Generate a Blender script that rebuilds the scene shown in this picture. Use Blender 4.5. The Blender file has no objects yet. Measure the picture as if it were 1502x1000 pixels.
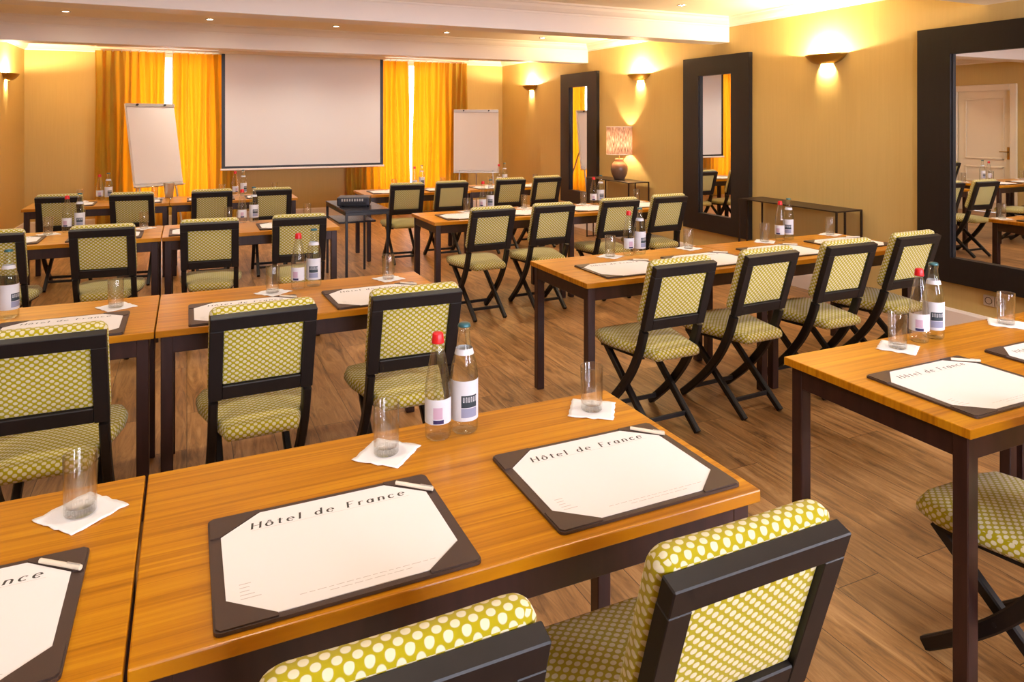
import bpy, bmesh, math, random
from mathutils import Matrix, Vector
random.seed(7)
C = bpy.context.scene.collection
scene = bpy.context.scene
PI = math.pi

# ------------------------------------------------------------------ camera, world, exposure
cam_d = bpy.data.cameras.new('camera')
cam_d.sensor_width = 36.0
cam_d.lens = 1037.0 / 1502.0 * 36.0
cam_d.shift_y = -(500.0 - 178.0) / 1502.0
cam_d.clip_start = 0.05
cam = bpy.data.objects.new('camera', cam_d)
C.objects.link(cam)
cam.location = (0, 0, 1.58)
cam.rotation_euler = (PI / 2, 0, -math.radians(24.7))
scene.camera = cam

world = bpy.data.worlds.new('daylight')
scene.world = world
world.use_nodes = True
_bg = world.node_tree.nodes['Background']
_bg.inputs[0].default_value = (0.86, 0.92, 1.0, 1)
_bg.inputs[1].default_value = 7.0

vs = scene.view_settings
vs.view_transform = 'Standard'
vs.look = 'None'
vs.gamma = 1.0
vs.use_curve_mapping = False
vs.exposure = 0.50
scene.cycles.caustics_reflective = False
scene.cycles.caustics_refractive = False
scene.cycles.max_bounces = 10
scene.cycles.diffuse_bounces = 5
scene.cycles.transparent_max_bounces = 24
scene.cycles.sample_clamp_indirect = 6.0

SPOT_W = 37.0       # each ceiling spot
SPOT_COL = (1.0, 0.91, 0.78)
SCONCE_W = 95.0
DAY_COL = (0.84, 0.84, 1.0)
DAY_W = (230.0, 110.0)   # window inferred behind the camera, then the one added for fill

# room
XL, XR, YF, YB, ZC = -2.09, 5.31, 11.97, -2.4, 2.70


def lamp(name, kind, loc, power, col, rot=None, **kw):
    d = bpy.data.lights.new(name, kind)
    d.energy = power
    d.color = col
    for k, v in kw.items():
        setattr(d, k, v)
    o = bpy.data.objects.new(name, d)
    o.location = loc
    if rot:
        o.rotation_euler = rot
    C.objects.link(o)
    return o


# ------------------------------------------------------------------ materials
def new_mat(name):
    m = bpy.data.materials.new(name)
    m.use_nodes = True
    nt = m.node_tree
    return m, nt, nt.nodes, nt.links, nt.nodes['Principled BSDF']


def s2l(r, g, b):
    f = lambda c: (c / 255 / 12.92) if c / 255 <= 0.04045 else ((c / 255 + 0.055) / 1.055) ** 2.4
    return (f(r), f(g), f(b), 1)


def plain(name, col, rough=0.5, metal=0.0, spec=0.5, bump=0.0, bscale=80, var=0.0):
    m, nt, N, L, P = new_mat(name)
    P.inputs['Base Color'].default_value = col
    P.inputs['Roughness'].default_value = rough
    P.inputs['Metallic'].default_value = metal
    P.inputs['Specular IOR Level'].default_value = spec
    if bump or var:
        tc = N.new('ShaderNodeTexCoord')
        nz = N.new('ShaderNodeTexNoise')
        nz.inputs['Scale'].default_value = bscale
        nz.inputs['Detail'].default_value = 3
        L.new(tc.outputs['Object'], nz.inputs['Vector'])
        if bump:
            b = N.new('ShaderNodeBump')
            b.inputs['Strength'].default_value = bump
            b.inputs['Distance'].default_value = 0.002
            L.new(nz.outputs['Fac'], b.inputs['Height'])
            L.new(b.outputs['Normal'], P.inputs['Normal'])
        if var:
            mx = N.new('ShaderNodeMix')
            mx.data_type = 'RGBA'
            mx.inputs[6].default_value = tuple(c * (1 - var) for c in col[:3]) + (1,)
            mx.inputs[7].default_value = tuple(min(1, c * (1 + var)) for c in col[:3]) + (1,)
            L.new(nz.outputs['Fac'], mx.inputs[0])
            L.new(mx.outputs[2], P.inputs['Base Color'])
    return m


def ramp(N, stops):
    r = N.new('ShaderNodeValToRGB')
    e = r.color_ramp.elements
    e[0].position, e[0].color = stops[0]
    e[1].position, e[1].color = stops[-1]
    for p, c in stops[1:-1]:
        x = e.new(p)
        x.color = c
    return r


def mat_wall():
    m, nt, N, L, P = new_mat('grasscloth_wall')
    tc = N.new('ShaderNodeTexCoord')
    mp = N.new('ShaderNodeMapping')
    mp.inputs['Scale'].default_value = (60, 60, 2.2)
    nz = N.new('ShaderNodeTexNoise')
    nz.inputs['Scale'].default_value = 1.0
    nz.inputs['Detail'].default_value = 4
    L.new(tc.outputs['Object'], mp.inputs['Vector'])
    L.new(mp.outputs['Vector'], nz.inputs['Vector'])
    r = ramp(N, [(0.3, s2l(199, 172, 108)), (0.7, s2l(203, 176, 112))])
    L.new(nz.outputs['Fac'], r.inputs['Fac'])
    L.new(r.outputs['Color'], P.inputs['Base Color'])
    P.inputs['Roughness'].default_value = 0.62
    P.inputs['Specular IOR Level'].default_value = 0.35
    b = N.new('ShaderNodeBump')
    b.inputs['Strength'].default_value = 0.05
    b.inputs['Distance'].default_value = 0.002
    L.new(nz.outputs['Fac'], b.inputs['Height'])
    L.new(b.outputs['Normal'], P.inputs['Normal'])
    return m


def mat_floor():
    m, nt, N, L, P = new_mat('oak_planks')
    tc = N.new('ShaderNodeTexCoord')
    mp = N.new('ShaderNodeMapping')
    mp.inputs['Rotation'].default_value = (0, 0, PI / 2)
    br = N.new('ShaderNodeTexBrick')
    br.offset = 0.37
    br.inputs['Scale'].default_value = 1.0
    br.inputs['Brick Width'].default_value = 1.25
    br.inputs['Row Height'].default_value = 0.20
    br.inputs['Mortar Size'].default_value = 0.0016
    br.inputs['Mortar Smooth'].default_value = 0.3
    br.inputs['Bias'].default_value = 0.0
    br.inputs['Color1'].default_value = (0.0, 0.0, 0.0, 1)
    br.inputs['Color2'].default_value = (1, 1, 1, 1)
    br.inputs['Mortar'].default_value = (0.0, 0.0, 0.0, 1)
    L.new(tc.outputs['Object'], mp.inputs['Vector'])
    L.new(mp.outputs['Vector'], br.inputs['Vector'])
    # per plank shift of the grain
    cx = N.new('ShaderNodeCombineXYZ')
    ml = N.new('ShaderNodeMath'); ml.operation = 'MULTIPLY'; ml.inputs[1].default_value = 17.0
    L.new(br.outputs['Color'], ml.inputs[0])
    L.new(ml.outputs[0], cx.inputs['X'])
    add = N.new('ShaderNodeVectorMath'); add.operation = 'ADD'
    L.new(tc.outputs['Object'], add.inputs[0])
    L.new(cx.outputs['Vector'], add.inputs[1])
    mp2 = N.new('ShaderNodeMapping')
    mp2.inputs['Scale'].default_value = (19, 2.1, 1)
    L.new(add.outputs['Vector'], mp2.inputs['Vector'])
    nz = N.new('ShaderNodeTexNoise')
    nz.inputs['Scale'].default_value = 1.0
    nz.inputs['Detail'].default_value = 7
    nz.inputs['Roughness'].default_value = 0.7
    nz.inputs['Distortion'].default_value = 1.3
    L.new(mp2.outputs['Vector'], nz.inputs['Vector'])
    r = ramp(N, [(0.28, s2l(72, 48, 30)), (0.5, s2l(148, 105, 60)), (0.7, s2l(180, 138, 90))])
    L.new(nz.outputs['Fac'], r.inputs['Fac'])
    # plank tone
    tone = N.new('ShaderNodeMapRange')
    tone.inputs['To Min'].default_value = 0.74
    tone.inputs['To Max'].default_value = 1.12
    L.new(br.outputs['Color'], tone.inputs['Value'])
    mul = N.new('ShaderNodeVectorMath'); mul.operation = 'SCALE'
    L.new(r.outputs['Color'], mul.inputs[0])
    L.new(tone.outputs[0], mul.inputs['Scale'])
    mx = N.new('ShaderNodeMix'); mx.data_type = 'RGBA'
    mx.inputs[7].default_value = s2l(58, 36, 20)
    L.new(br.outputs['Fac'], mx.inputs[0])
    L.new(mul.outputs['Vector'], mx.inputs[6])
    L.new(mx.outputs[2], P.inputs['Base Color'])
    P.inputs['Roughness'].default_value = 0.38
    P.inputs['Specular IOR Level'].default_value = 0.4
    b = N.new('ShaderNodeBump')
    b.inputs['Strength'].default_value = 0.12
    b.inputs['Distance'].default_value = 0.002
    L.new(nz.outputs['Fac'], b.inputs['Height'])
    L.new(b.outputs['Normal'], P.inputs['Normal'])
    return m


def mat_table_wood():
    m, nt, N, L, P = new_mat('honey_walnut')
    tc = N.new('ShaderNodeTexCoord')
    oi = N.new('ShaderNodeObjectInfo')
    cx = N.new('ShaderNodeCombineXYZ')
    ml = N.new('ShaderNodeMath'); ml.operation = 'MULTIPLY'; ml.inputs[1].default_value = 23.0
    L.new(oi.outputs['Random'], ml.inputs[0])
    L.new(ml.outputs[0], cx.inputs['Y'])
    L.new(ml.outputs[0], cx.inputs['Z'])
    add = N.new('ShaderNodeVectorMath'); add.operation = 'ADD'
    L.new(tc.outputs['Object'], add.inputs[0]); L.new(cx.outputs['Vector'], add.inputs[1])
    mp = N.new('ShaderNodeMapping')
    mp.inputs['Scale'].default_value = (0.8, 48, 4)
    L.new(add.outputs['Vector'], mp.inputs['Vector'])
    nz = N.new('ShaderNodeTexNoise')
    nz.inputs['Scale'].default_value = 1.0
    nz.inputs['Detail'].default_value = 6
    nz.inputs['Roughness'].default_value = 0.6
    nz.inputs['Distortion'].default_value = 0.9
    L.new(mp.outputs['Vector'], nz.inputs['Vector'])
    r = ramp(N, [(0.28, s2l(150, 90, 5)), (0.5, s2l(189, 122, 9)), (0.72, s2l(208, 146, 22))])
    L.new(nz.outputs['Fac'], r.inputs['Fac'])
    L.new(r.outputs['Color'], P.inputs['Base Color'])
    P.inputs['Roughness'].default_value = 0.34
    P.inputs['Specular IOR Level'].default_value = 0.25
    P.inputs['Coat Weight'].default_value = 0.2
    P.inputs['Coat Roughness'].default_value = 0.2
    return m


def mat_fabric(name, green, dot, pitch=0.0170):
    m, nt, N, L, P = new_mat(name)
    uv = N.new('ShaderNodeUVMap')
    uv.uv_map = 'UVMap'
    mp = N.new('ShaderNodeMapping')
    mp.inputs['Rotation'].default_value = (0, 0, PI / 4)
    mp.inputs['Scale'].default_value = (1 / pitch, 1 / pitch, 1)
    sc = N.new('ShaderNodeMapping')
    sc.inputs['Scale'].default_value = (0.92, 1.06, 1)
    L.new(uv.outputs['UV'], sc.inputs['Vector'])
    L.new(sc.outputs['Vector'], mp.inputs['Vector'])
    vo = N.new('ShaderNodeTexVoronoi')
    vo.voronoi_dimensions = '2D'
    vo.inputs['Scale'].default_value = 1.0
    vo.inputs['Randomness'].default_value = 0.0
    L.new(mp.outputs['Vector'], vo.inputs['Vector'])
    r = ramp(N, [(0.335, dot), (0.40, green)])
    L.new(vo.outputs['Distance'], r.inputs['Fac'])
    L.new(r.outputs['Color'], P.inputs['Base Color'])
    P.inputs['Roughness'].default_value = 0.85
    P.inputs['Specular IOR Level'].default_value = 0.2
    P.inputs['Sheen Weight'].default_value = 0.15
    b = N.new('ShaderNodeBump')
    b.inputs['Strength'].default_value = 0.25
    b.inputs['Distance'].default_value = 0.0015
    b.invert = True
    L.new(vo.outputs['Distance'], b.inputs['Height'])
    L.new(b.outputs['Normal'], P.inputs['Normal'])
    return m


def mat_dark_wood(name, col, rough=0.4):
    m, nt, N, L, P = new_mat(name)
    tc = N.new('ShaderNodeTexCoord')
    mp = N.new('ShaderNodeMapping')
    mp.inputs['Scale'].default_value = (40, 40, 5)
    nz = N.new('ShaderNodeTexNoise')
    nz.inputs['Scale'].default_value = 1.0
    nz.inputs['Detail'].default_value = 4
    L.new(tc.outputs['Object'], mp.inputs['Vector'])
    L.new(mp.outputs['Vector'], nz.inputs['Vector'])
    r = ramp(N, [(0.3, tuple(c * 0.75 for c in col[:3]) + (1,)), (0.7, tuple(c * 1.25 for c in col[:3]) + (1,))])
    L.new(nz.outputs['Fac'], r.inputs['Fac'])
    L.new(r.outputs['Color'], P.inputs['Base Color'])
    P.inputs['Roughness'].default_value = rough
    P.inputs['Specular IOR Level'].default_value = 0.45
    return m


def mat_glass(name, tint=(0.97, 0.985, 0.98, 1), refr=0.0, ior=1.33, rim=0.32):
    """clear glass: straight-through light, a refracting share, and fresnel reflections"""
    m, nt, N, L, P = new_mat(name)
    N.remove(P)
    out = N['Material Output']
    tr = N.new('ShaderNodeBsdfTransparent'); tr.inputs[0].default_value = tint
    gl = N.new('ShaderNodeBsdfGlossy'); gl.inputs['Roughness'].default_value = 0.03
    lw = N.new('ShaderNodeLayerWeight'); lw.inputs['Blend'].default_value = 0.5
    mn = N.new('ShaderNodeMath'); mn.operation = 'MINIMUM'; mn.inputs[1].default_value = 0.75
    pw = N.new('ShaderNodeMath'); pw.operation = 'POWER'; pw.inputs[1].default_value = 3.0
    ma = N.new('ShaderNodeMath'); ma.operation = 'MULTIPLY_ADD'; ma.inputs[1].default_value = rim * 2.2; ma.inputs[2].default_value = 0.03
    L.new(lw.outputs['Facing'], pw.inputs[0])
    L.new(pw.outputs[0], ma.inputs[0])
    L.new(ma.outputs[0], mn.inputs[0])
    mx = N.new('ShaderNodeMixShader')
    L.new(mn.outputs[0], mx.inputs[0])
    src = tr
    if refr:
        g = N.new('ShaderNodeBsdfGlass'); g.inputs['IOR'].default_value = ior
        g.inputs['Roughness'].default_value = 0.0; g.inputs['Color'].default_value = tint
        m2 = N.new('ShaderNodeMixShader'); m2.inputs[0].default_value = refr
        L.new(tr.outputs[0], m2.inputs[1]); L.new(g.outputs[0], m2.inputs[2])
        src = m2
    L.new(src.outputs[0], mx.inputs[1])
    L.new(gl.outputs[0], mx.inputs[2])
    L.new(mx.outputs[0], out.inputs[0])
    return m


def mat_emit(name, col, strength):
    m, nt, N, L, P = new_mat(name)
    P.inputs['Base Color'].default_value = (0.8, 0.8, 0.8, 1)
    P.inputs['Emission Color'].default_value = tuple(col[:3]) + (1,)
    P.inputs['Emission Strength'].default_value = strength
    return m


def mat_curtain():
    m, nt, N, L, P = new_mat('gold_curtain_cloth')
    out = N['Material Output']
    P.inputs['Base Color'].default_value = s2l(172, 166, 58)
    P.inputs['Roughness'].default_value = 0.6
    P.inputs['Specular IOR Level'].default_value = 0.3
    P.inputs['Sheen Weight'].default_value = 0.1
    tr = N.new('ShaderNodeBsdfTranslucent')
    tr.inputs[0].default_value = (0.88, 0.20, 0.002, 1)
    mx = N.new('ShaderNodeMixShader')
    mx.inputs[0].default_value = 0.42
    L.new(P.outputs[0], mx.inputs[1])
    L.new(tr.outputs[0], mx.inputs[2])
    L.new(mx.outputs[0], out.inputs[0])
    return m


def mat_lampshade():
    m, nt, N, L, P = new_mat('string_lampshade')
    out = N['Material Output']
    tc = N.new('ShaderNodeTexCoord')
    sx = N.new('ShaderNodeSeparateXYZ')
    L.new(tc.outputs['Object'], sx.inputs[0])
    at = N.new('ShaderNodeMath'); at.operation = 'ARCTAN2'
    L.new(sx.outputs['Y'], at.inputs[0]); L.new(sx.outputs['X'], at.inputs[1])
    cx = N.new('ShaderNodeCombineXYZ')
    m1 = N.new('ShaderNodeMath'); m1.operation = 'MULTIPLY'; m1.inputs[1].default_value = 22
    L.new(at.outputs[0], m1.inputs[0]); L.new(m1.outputs[0], cx.inputs['X'])
    m2 = N.new('ShaderNodeMath'); m2.operation = 'MULTIPLY'; m2.inputs[1].default_value = 14
    L.new(sx.outputs['Z'], m2.inputs[0]); L.new(m2.outputs[0], cx.inputs['Y'])
    nz = N.new('ShaderNodeTexNoise'); nz.inputs['Scale'].default_value = 1; nz.inputs['Detail'].default_value = 3
    L.new(cx.outputs['Vector'], nz.inputs['Vector'])
    r = ramp(N, [(0.35, s2l(92, 60, 48)), (0.5, s2l(160, 122, 100)), (0.68, s2l(214, 184, 164))])
    L.new(nz.outputs['Fac'], r.inputs['Fac'])
    L.new(r.outputs['Color'], P.inputs['Base Color'])
    P.inputs['Roughness'].default_value = 0.6
    tr = N.new('ShaderNodeBsdfTranslucent')
    L.new(r.outputs['Color'], tr.inputs[0])
    mx = N.new('ShaderNodeMixShader'); mx.inputs[0].default_value = 0.08
    L.new(P.outputs[0], mx.inputs[1]); L.new(tr.outputs[0], mx.inputs[2])
    L.new(mx.outputs[0], out.inputs[0])
    return m


def mat_pot():
    m, nt, N, L, P = new_mat('glazed_brown_pot')
    tc = N.new('ShaderNodeTexCoord')
    sx = N.new('ShaderNodeSeparateXYZ'); L.new(tc.outputs['Object'], sx.inputs[0])
    nz = N.new('ShaderNodeTexNoise'); nz.inputs['Scale'].default_value = 14
    L.new(tc.outputs['Object'], nz.inputs['Vector'])
    ad = N.new('ShaderNodeMath'); ad.operation = 'MULTIPLY_ADD'
    ad.inputs[1].default_value = 0.05
    L.new(nz.outputs['Fac'], ad.inputs[0]); L.new(sx.outputs['Z'], ad.inputs[2])
    mr = N.new('ShaderNodeMapRange'); mr.inputs['From Min'].default_value = 0.17; mr.inputs['From Max'].default_value = 0.26
    L.new(ad.outputs[0], mr.inputs['Value'])
    r = ramp(N, [(0.0, s2l(112, 84, 66)), (1.0, s2l(196, 132, 92))])
    L.new(mr.outputs[0], r.inputs['Fac'])
    L.new(r.outputs['Color'], P.inputs['Base Color'])
    P.inputs['Roughness'].default_value = 0.28
    return m


M = dict(
    wall=mat_wall(), floor=mat_floor(),
    ceiling=plain('ceiling_paint', s2l(248, 236, 216), 0.8, var=0.02, bscale=3),
    white=plain('white_trim_paint', s2l(240, 230, 222), 0.5, var=0.015, bscale=4),
    door=plain('cream_door_paint', s2l(236, 222, 196), 0.45, var=0.015, bscale=4),
    table=mat_table_wood(),
    brown=mat_dark_wood('brown_lacquer', s2l(52, 29, 25), 0.35),
    espresso=mat_dark_wood('espresso_chair_wood', s2l(20, 14, 14), 0.5),
    mframe=mat_dark_wood('dark_mirror_frame', s2l(20, 13, 12), 0.5),
    fab=mat_fabric('dotted_green_fabric', s2l(164, 149, 4), s2l(212, 202, 168)),
    leather=plain('brown_leather', s2l(70, 52, 44), 0.42, bump=0.3, bscale=900),
    paper=plain('cream_paper', s2l(236, 230, 228), 0.75, var=0.01, bscale=6),
    ink=plain('grey_ink', s2l(62, 58, 52), 0.7),
    faint=plain('faint_ink', s2l(198, 190, 184), 0.7),
    pen=plain('pale_pen_plastic', s2l(228, 216, 196), 0.4),
    napkin=plain('white_paper_napkin', s2l(240, 238, 238), 0.9, bump=0.3, bscale=300),
    glass=mat_glass('tumbler_glass', (0.985, 0.99, 0.99, 1), refr=0.12, ior=1.35, rim=0.34),
    bottle=mat_glass('water_bottle_glass', (0.985, 0.99, 0.99, 1), refr=0.14, ior=1.2, rim=0.32),
    greenbottle=mat_glass('greenish_bottle_glass', (0.965, 0.99, 0.98, 1), refr=0.14, ior=1.2, rim=0.32),
    red=plain('red_cap_plastic', s2l(206, 22, 32), 0.35),
    teal=plain('teal_crown_cap', s2l(60, 104, 112), 0.3, metal=0.5),
    label=plain('pale_bottle_label', s2l(208, 209, 215), 0.5, var=0.04, bscale=60),
    labelpink=plain('pinkish_print', s2l(188, 158, 178), 0.5),
    labeldark=plain('dark_label_print', s2l(38, 52, 62), 0.5),
    labelblue=plain('grey_blue_print', s2l(138, 142, 168), 0.5),
    navy=plain('navy_print', s2l(44, 36, 84), 0.5),
    mirror=plain('mirror_silver', (0.93, 0.93, 0.92, 1), 0.0, metal=1.0),
    metal=plain('dark_bronze_metal', s2l(62, 48, 38), 0.4, metal=0.6),
    black=plain('black_satin', s2l(22, 20, 24), 0.4),
    screen=plain('matte_white_screen', s2l(228, 226, 228), 0.85),
    board=plain('white_flip_paper', s2l(232, 222, 214), 0.75),
    alu=plain('brushed_aluminium', s2l(206, 203, 198), 0.32, metal=0.65),
    bronze=plain('antique_brass', s2l(168, 128, 52), 0.4, metal=0.7),
    curtain=mat_curtain(), shade=mat_lampshade(), pot=mat_pot(),
    bulb=mat_emit('glowing_halogen', (1.0, 0.82, 0.55), 60.0),
    warmbulb=mat_emit('warm_bulb', (1.0, 0.78, 0.48), 25.0),
    lampbulb=mat_emit('lamp_bulb', (1.0, 0.74, 0.45), 750.0),
    pane=mat_glass('window_pane', (0.98, 0.99, 1, 1), rim=0.15),
    shelf=plain('grey_black_shelf', s2l(40, 38, 44), 0.25),
    socket=plain('grey_socket_plastic', s2l(190, 172, 150), 0.4),
    lens=plain('dark_lens_glass', s2l(18, 18, 30), 0.08),
    projector=plain('charcoal_projector_plastic', s2l(44, 44, 54), 0.4),
)


# ------------------------------------------------------------------ mesh helpers
class MB:
    def __init__(self):
        self.v, self.f, self.s = [], [], []

    def poly(self, verts, faces, smooth=False, mat=None):
        b = len(self.v)
        for p in verts:
            p = Vector(p)
            self.v.append(tuple(mat @ p if mat else p))
        for fc in faces:
            self.f.append([b + i for i in fc])
            self.s.append(smooth)
        return self

    def bm(self, bm, mat=None, smooth=False):
        bm.verts.index_update()
        self.poly([v.co[:] for v in bm.verts], [[v.index for v in f.verts] for f in bm.faces], smooth, mat)
        bm.free()
        return self

    def box(self, lo, hi, bev=0.0, mat=None, seg=1):
        bm = bmesh.new()
        bmesh.ops.create_cube(bm, size=1)
        for v in bm.verts:
            v.co = Vector([(lo[i] + hi[i]) / 2 + v.co[i] * (hi[i] - lo[i]) for i in range(3)])
        if bev:
            bmesh.ops.bevel(bm, geom=list(bm.edges), offset=bev, segments=seg, affect='EDGES', profile=0.5)
        return self.bm(bm, mat)

    def lathe(self, prof, n=24, mat=None, cap=False, a0=0.0, a1=2 * PI):
        full = abs(a1 - a0 - 2 * PI) < 1e-6
        cols = n if full else n + 1
        vs_, fs = [], []
        for r, z in prof:
            for i in range(cols):
                a = a0 + (a1 - a0) * i / n
                vs_.append((r * math.cos(a), r * math.sin(a), z))
        for k in range(len(prof) - 1):
            for i in range(n):
                j = (i + 1) % cols
                fs.append([k * cols + i, k * cols + j, (k + 1) * cols + j, (k + 1) * cols + i])
        if cap:
            fs.append(list(range(cols))[::-1])
            fs.append([(len(prof) - 1) * cols + i for i in range(cols)])
        return self.poly(vs_, fs, True, mat)

    def tube(self, p0, p1, r, n=10, mat=None):
        p0, p1 = Vector(p0), Vector(p1)
        d = (p1 - p0).normalized()
        u = d.orthogonal().normalized()
        w = d.cross(u)
        vs_ = []
        for p in (p0, p1):
            for i in range(n):
                a = 2 * PI * i / n
                vs_.append(p + u * r * math.cos(a) + w * r * math.sin(a))
        fs = [[i, (i + 1) % n, n + (i + 1) % n, n + i] for i in range(n)]
        b = len(self.v)
        self.poly(vs_, fs, True, mat)
        self.poly(vs_, [list(range(n))[::-1], [n + i for i in range(n)]], False, mat)
        return self

    def sweep_yz(self, pts, x, wx, depth, zmin=None, bev=0.005):
        """rectangular bar swept along (y, z) points at a fixed x, edges chamfered"""
        n = len(pts)
        rings = []
        for i in range(n):
            y, z = pts[i]
            a, b = pts[max(0, i - 1)], pts[min(n - 1, i + 1)]
            t = Vector((b[0] - a[0], b[1] - a[1])).normalized()
            nn = Vector((-t[1], t[0]))
            d = depth(i / (n - 1)) if callable(depth) else depth
            sec = [(-wx / 2 + bev, -d / 2), (wx / 2 - bev, -d / 2), (wx / 2, -d / 2 + bev), (wx / 2, d / 2 - bev),
                   (wx / 2 - bev, d / 2), (-wx / 2 + bev, d / 2), (-wx / 2, d / 2 - bev), (-wx / 2, -d / 2 + bev)]
            ring = []
            for sx_, sd in sec:
                zz = z + nn[1] * sd
                yy = y + nn[0] * sd
                if zmin is not None and zz < zmin:
                    zz = zmin
                ring.append((x + sx_, yy, zz))
            rings.append(ring)
        vs_ = [p for r_ in rings for p in r_]
        fs = []
        for k in range(n - 1):
            for i in range(8):
                j = (i + 1) % 8
                fs.append([k * 8 + i, k * 8 + j, (k + 1) * 8 + j, (k + 1) * 8 + i])
        fs.append(list(range(8))[::-1])
        fs.append([(n - 1) * 8 + i for i in range(8)])
        return self.poly(vs_, fs)

    def cushion(self, outline, z0, z1, crown, r=0.02, mat=None, rings=5):
        """upholstered pad: outline (x, y) list, rounded upper edge and crowned top"""
        n = len(outline)
        cx = sum(p[0] for p in outline) / n
        cy = sum(p[1] for p in outline) / n
        hw = max(abs(p[0] - cx) for p in outline)

        def ring(inset, z):
            out = []
            for x, y in outline:
                d = math.hypot(x - cx, y - cy)
                k = max(0.0, (d - inset) / d)
                out.append((cx + (x - cx) * k, cy + (y - cy) * k, z))
            return out
        rs = [ring(r * 0.5, z0), ring(0.0, z0 + r * 0.5)]
        for i in range(0, 5):
            a = PI / 2 * i / 4
            rs.append(ring(r * (1 - math.cos(a)), z1 - r + r * math.sin(a)))
        for i in range(1, rings + 1):
            t = i / (rings + 0.5)
            rs.append([(cx + (x - cx) * (1 - t), cy + (y - cy) * (1 - t), z1 + crown * (1 - (1 - t) ** 2.2)) for x, y, _ in ring(r, 0)])
        vs_ = [p for q in rs for p in q]
        fs = []
        for k in range(len(rs) - 1):
            for i in range(n):
                j = (i + 1) % n
                fs.append([k * n + i, k * n + j, (k + 1) * n + j, (k + 1) * n + i])
        fs.append([(len(rs) - 1) * n + i for i in range(n)])
        fs.append(list(range(n))[::-1])
        return self.poly(vs_, fs, True, mat)

    def prism(self, pts, axis, a, b, mat=None):
        """extrude a 2-D outline along an axis ('x','y','z')"""
        def P(p, t):
            return {'x': (t, p[0], p[1]), 'y': (p[0], t, p[1]), 'z': (p[0], p[1], t)}[axis]
        n = len(pts)
        vs_ = [P(p, a) for p in pts] + [P(p, b) for p in pts]
        fs = [[i, (i + 1) % n, n + (i + 1) % n, n + i] for i in range(n)]
        fs += [list(range(n))[::-1], [n + i for i in range(n)]]
        return self.poly(vs_, fs, False, mat)

    def build(self, name, mat, parent=None, loc=None, boxuv=False, fix=True, frame=None):
        me = bpy.data.meshes.new(name)
        me.from_pydata(self.v, [], self.f)
        me.polygons.foreach_set('use_smooth', self.s)
        if fix:
            bm = bmesh.new()
            bm.from_mesh(me)
            bmesh.ops.recalc_face_normals(bm, faces=bm.faces)
            bm.to_mesh(me)
            bm.free()
        if boxuv:
            uvl = me.uv_layers.new(name='UVMap')
            inv = frame.inverted() if frame else Matrix.Identity(4)
            r3 = inv.to_3x3()
            for p in me.polygons:
                nn = r3 @ p.normal
                ax = max(range(3), key=lambda i: abs(nn[i]))
                for li in p.loop_indices:
                    co = inv @ me.vertices[me.loops[li].vertex_index].co
                    uvl.data[li].uv = (co[1], co[2]) if ax == 0 else (co[0], co[2]) if ax == 1 else (co[0], co[1])
        me.materials.append(mat)
        me.update()
        o = bpy.data.objects.new(name, me)
        C.objects.link(o)
        if parent:
            o.parent = parent
        if loc:
            o.location = loc
        return o


def smooth_pts(pts, k=5):
    out = []
    n = len(pts)
    for i in range(n - 1):
        p0, p1, p2, p3 = pts[max(0, i - 1)], pts[i], pts[i + 1], pts[min(n - 1, i + 2)]
        for j in range(k):
            t = j / k
            out.append(tuple(0.5 * ((2 * p1[a]) + (-p0[a] + p2[a]) * t + (2 * p0[a] - 5 * p1[a] + 4 * p2[a] - p3[a]) * t * t
                                    + (-p0[a] + 3 * p1[a] - 3 * p2[a] + p3[a]) * t ** 3) for a in range(2)))
    out.append(pts[-1])
    return out


def round_rect(x0, x1, y0, y1, r, k=4):
    pts = []
    for cx, cy, a in ((x1 - r, y0 + r, -90), (x1 - r, y1 - r, 0), (x0 + r, y1 - r, 90), (x0 + r, y0 + r, 180)):
        for i in range(k + 1):
            t = math.radians(a + 90 * i / k)
            pts.append((cx + r * math.cos(t), cy + r * math.sin(t)))
    return pts


def densify(pts, step):
    out = []
    n = len(pts)
    for i in range(n):
        a, b = pts[i], pts[(i + 1) % n]
        d = math.hypot(b[0] - a[0], b[1] - a[1])
        m = max(1, int(d / step))
        for j in range(m):
            out.append((a[0] + (b[0] - a[0]) * j / m, a[1] + (b[1] - a[1]) * j / m))
    return out


def tag(o, label, cat, group=None):
    o['label'] = label
    o['category'] = cat
    if group:
        o['group'] = group
    return o


def thing(name, loc=(0, 0, 0), rz=0.0):
    o = bpy.data.objects.new(name, None)
    o.empty_display_size = 0.1
    C.objects.link(o)
    o.location = loc
    o.rotation_euler = (0, 0, rz)
    return o


def struct(o):
    o['kind'] = 'structure'
    return o


def copy_tree(o, parent=None):
    c = o.copy()
    C.objects.link(c)
    for k in list(c.keys()):
        if k in ('label', 'category', 'group'):
            del c[k]
    if parent:
        c.parent = parent
    for ch in list(o.children):
        copy_tree(ch, c)
    return c


class Proto:
    """first request hands out the built thing itself, later ones hand out copies"""
    def __init__(self, root):
        self.root, self.used = root, False

    def at(self, loc, rz=0.0, label=None, cat=None, group=None):
        o = self.root if not self.used else copy_tree(self.root)
        self.used = True
        o.location = loc
        o.rotation_euler = (0, 0, rz)
        tag(o, label, cat, group)
        return o


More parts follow.
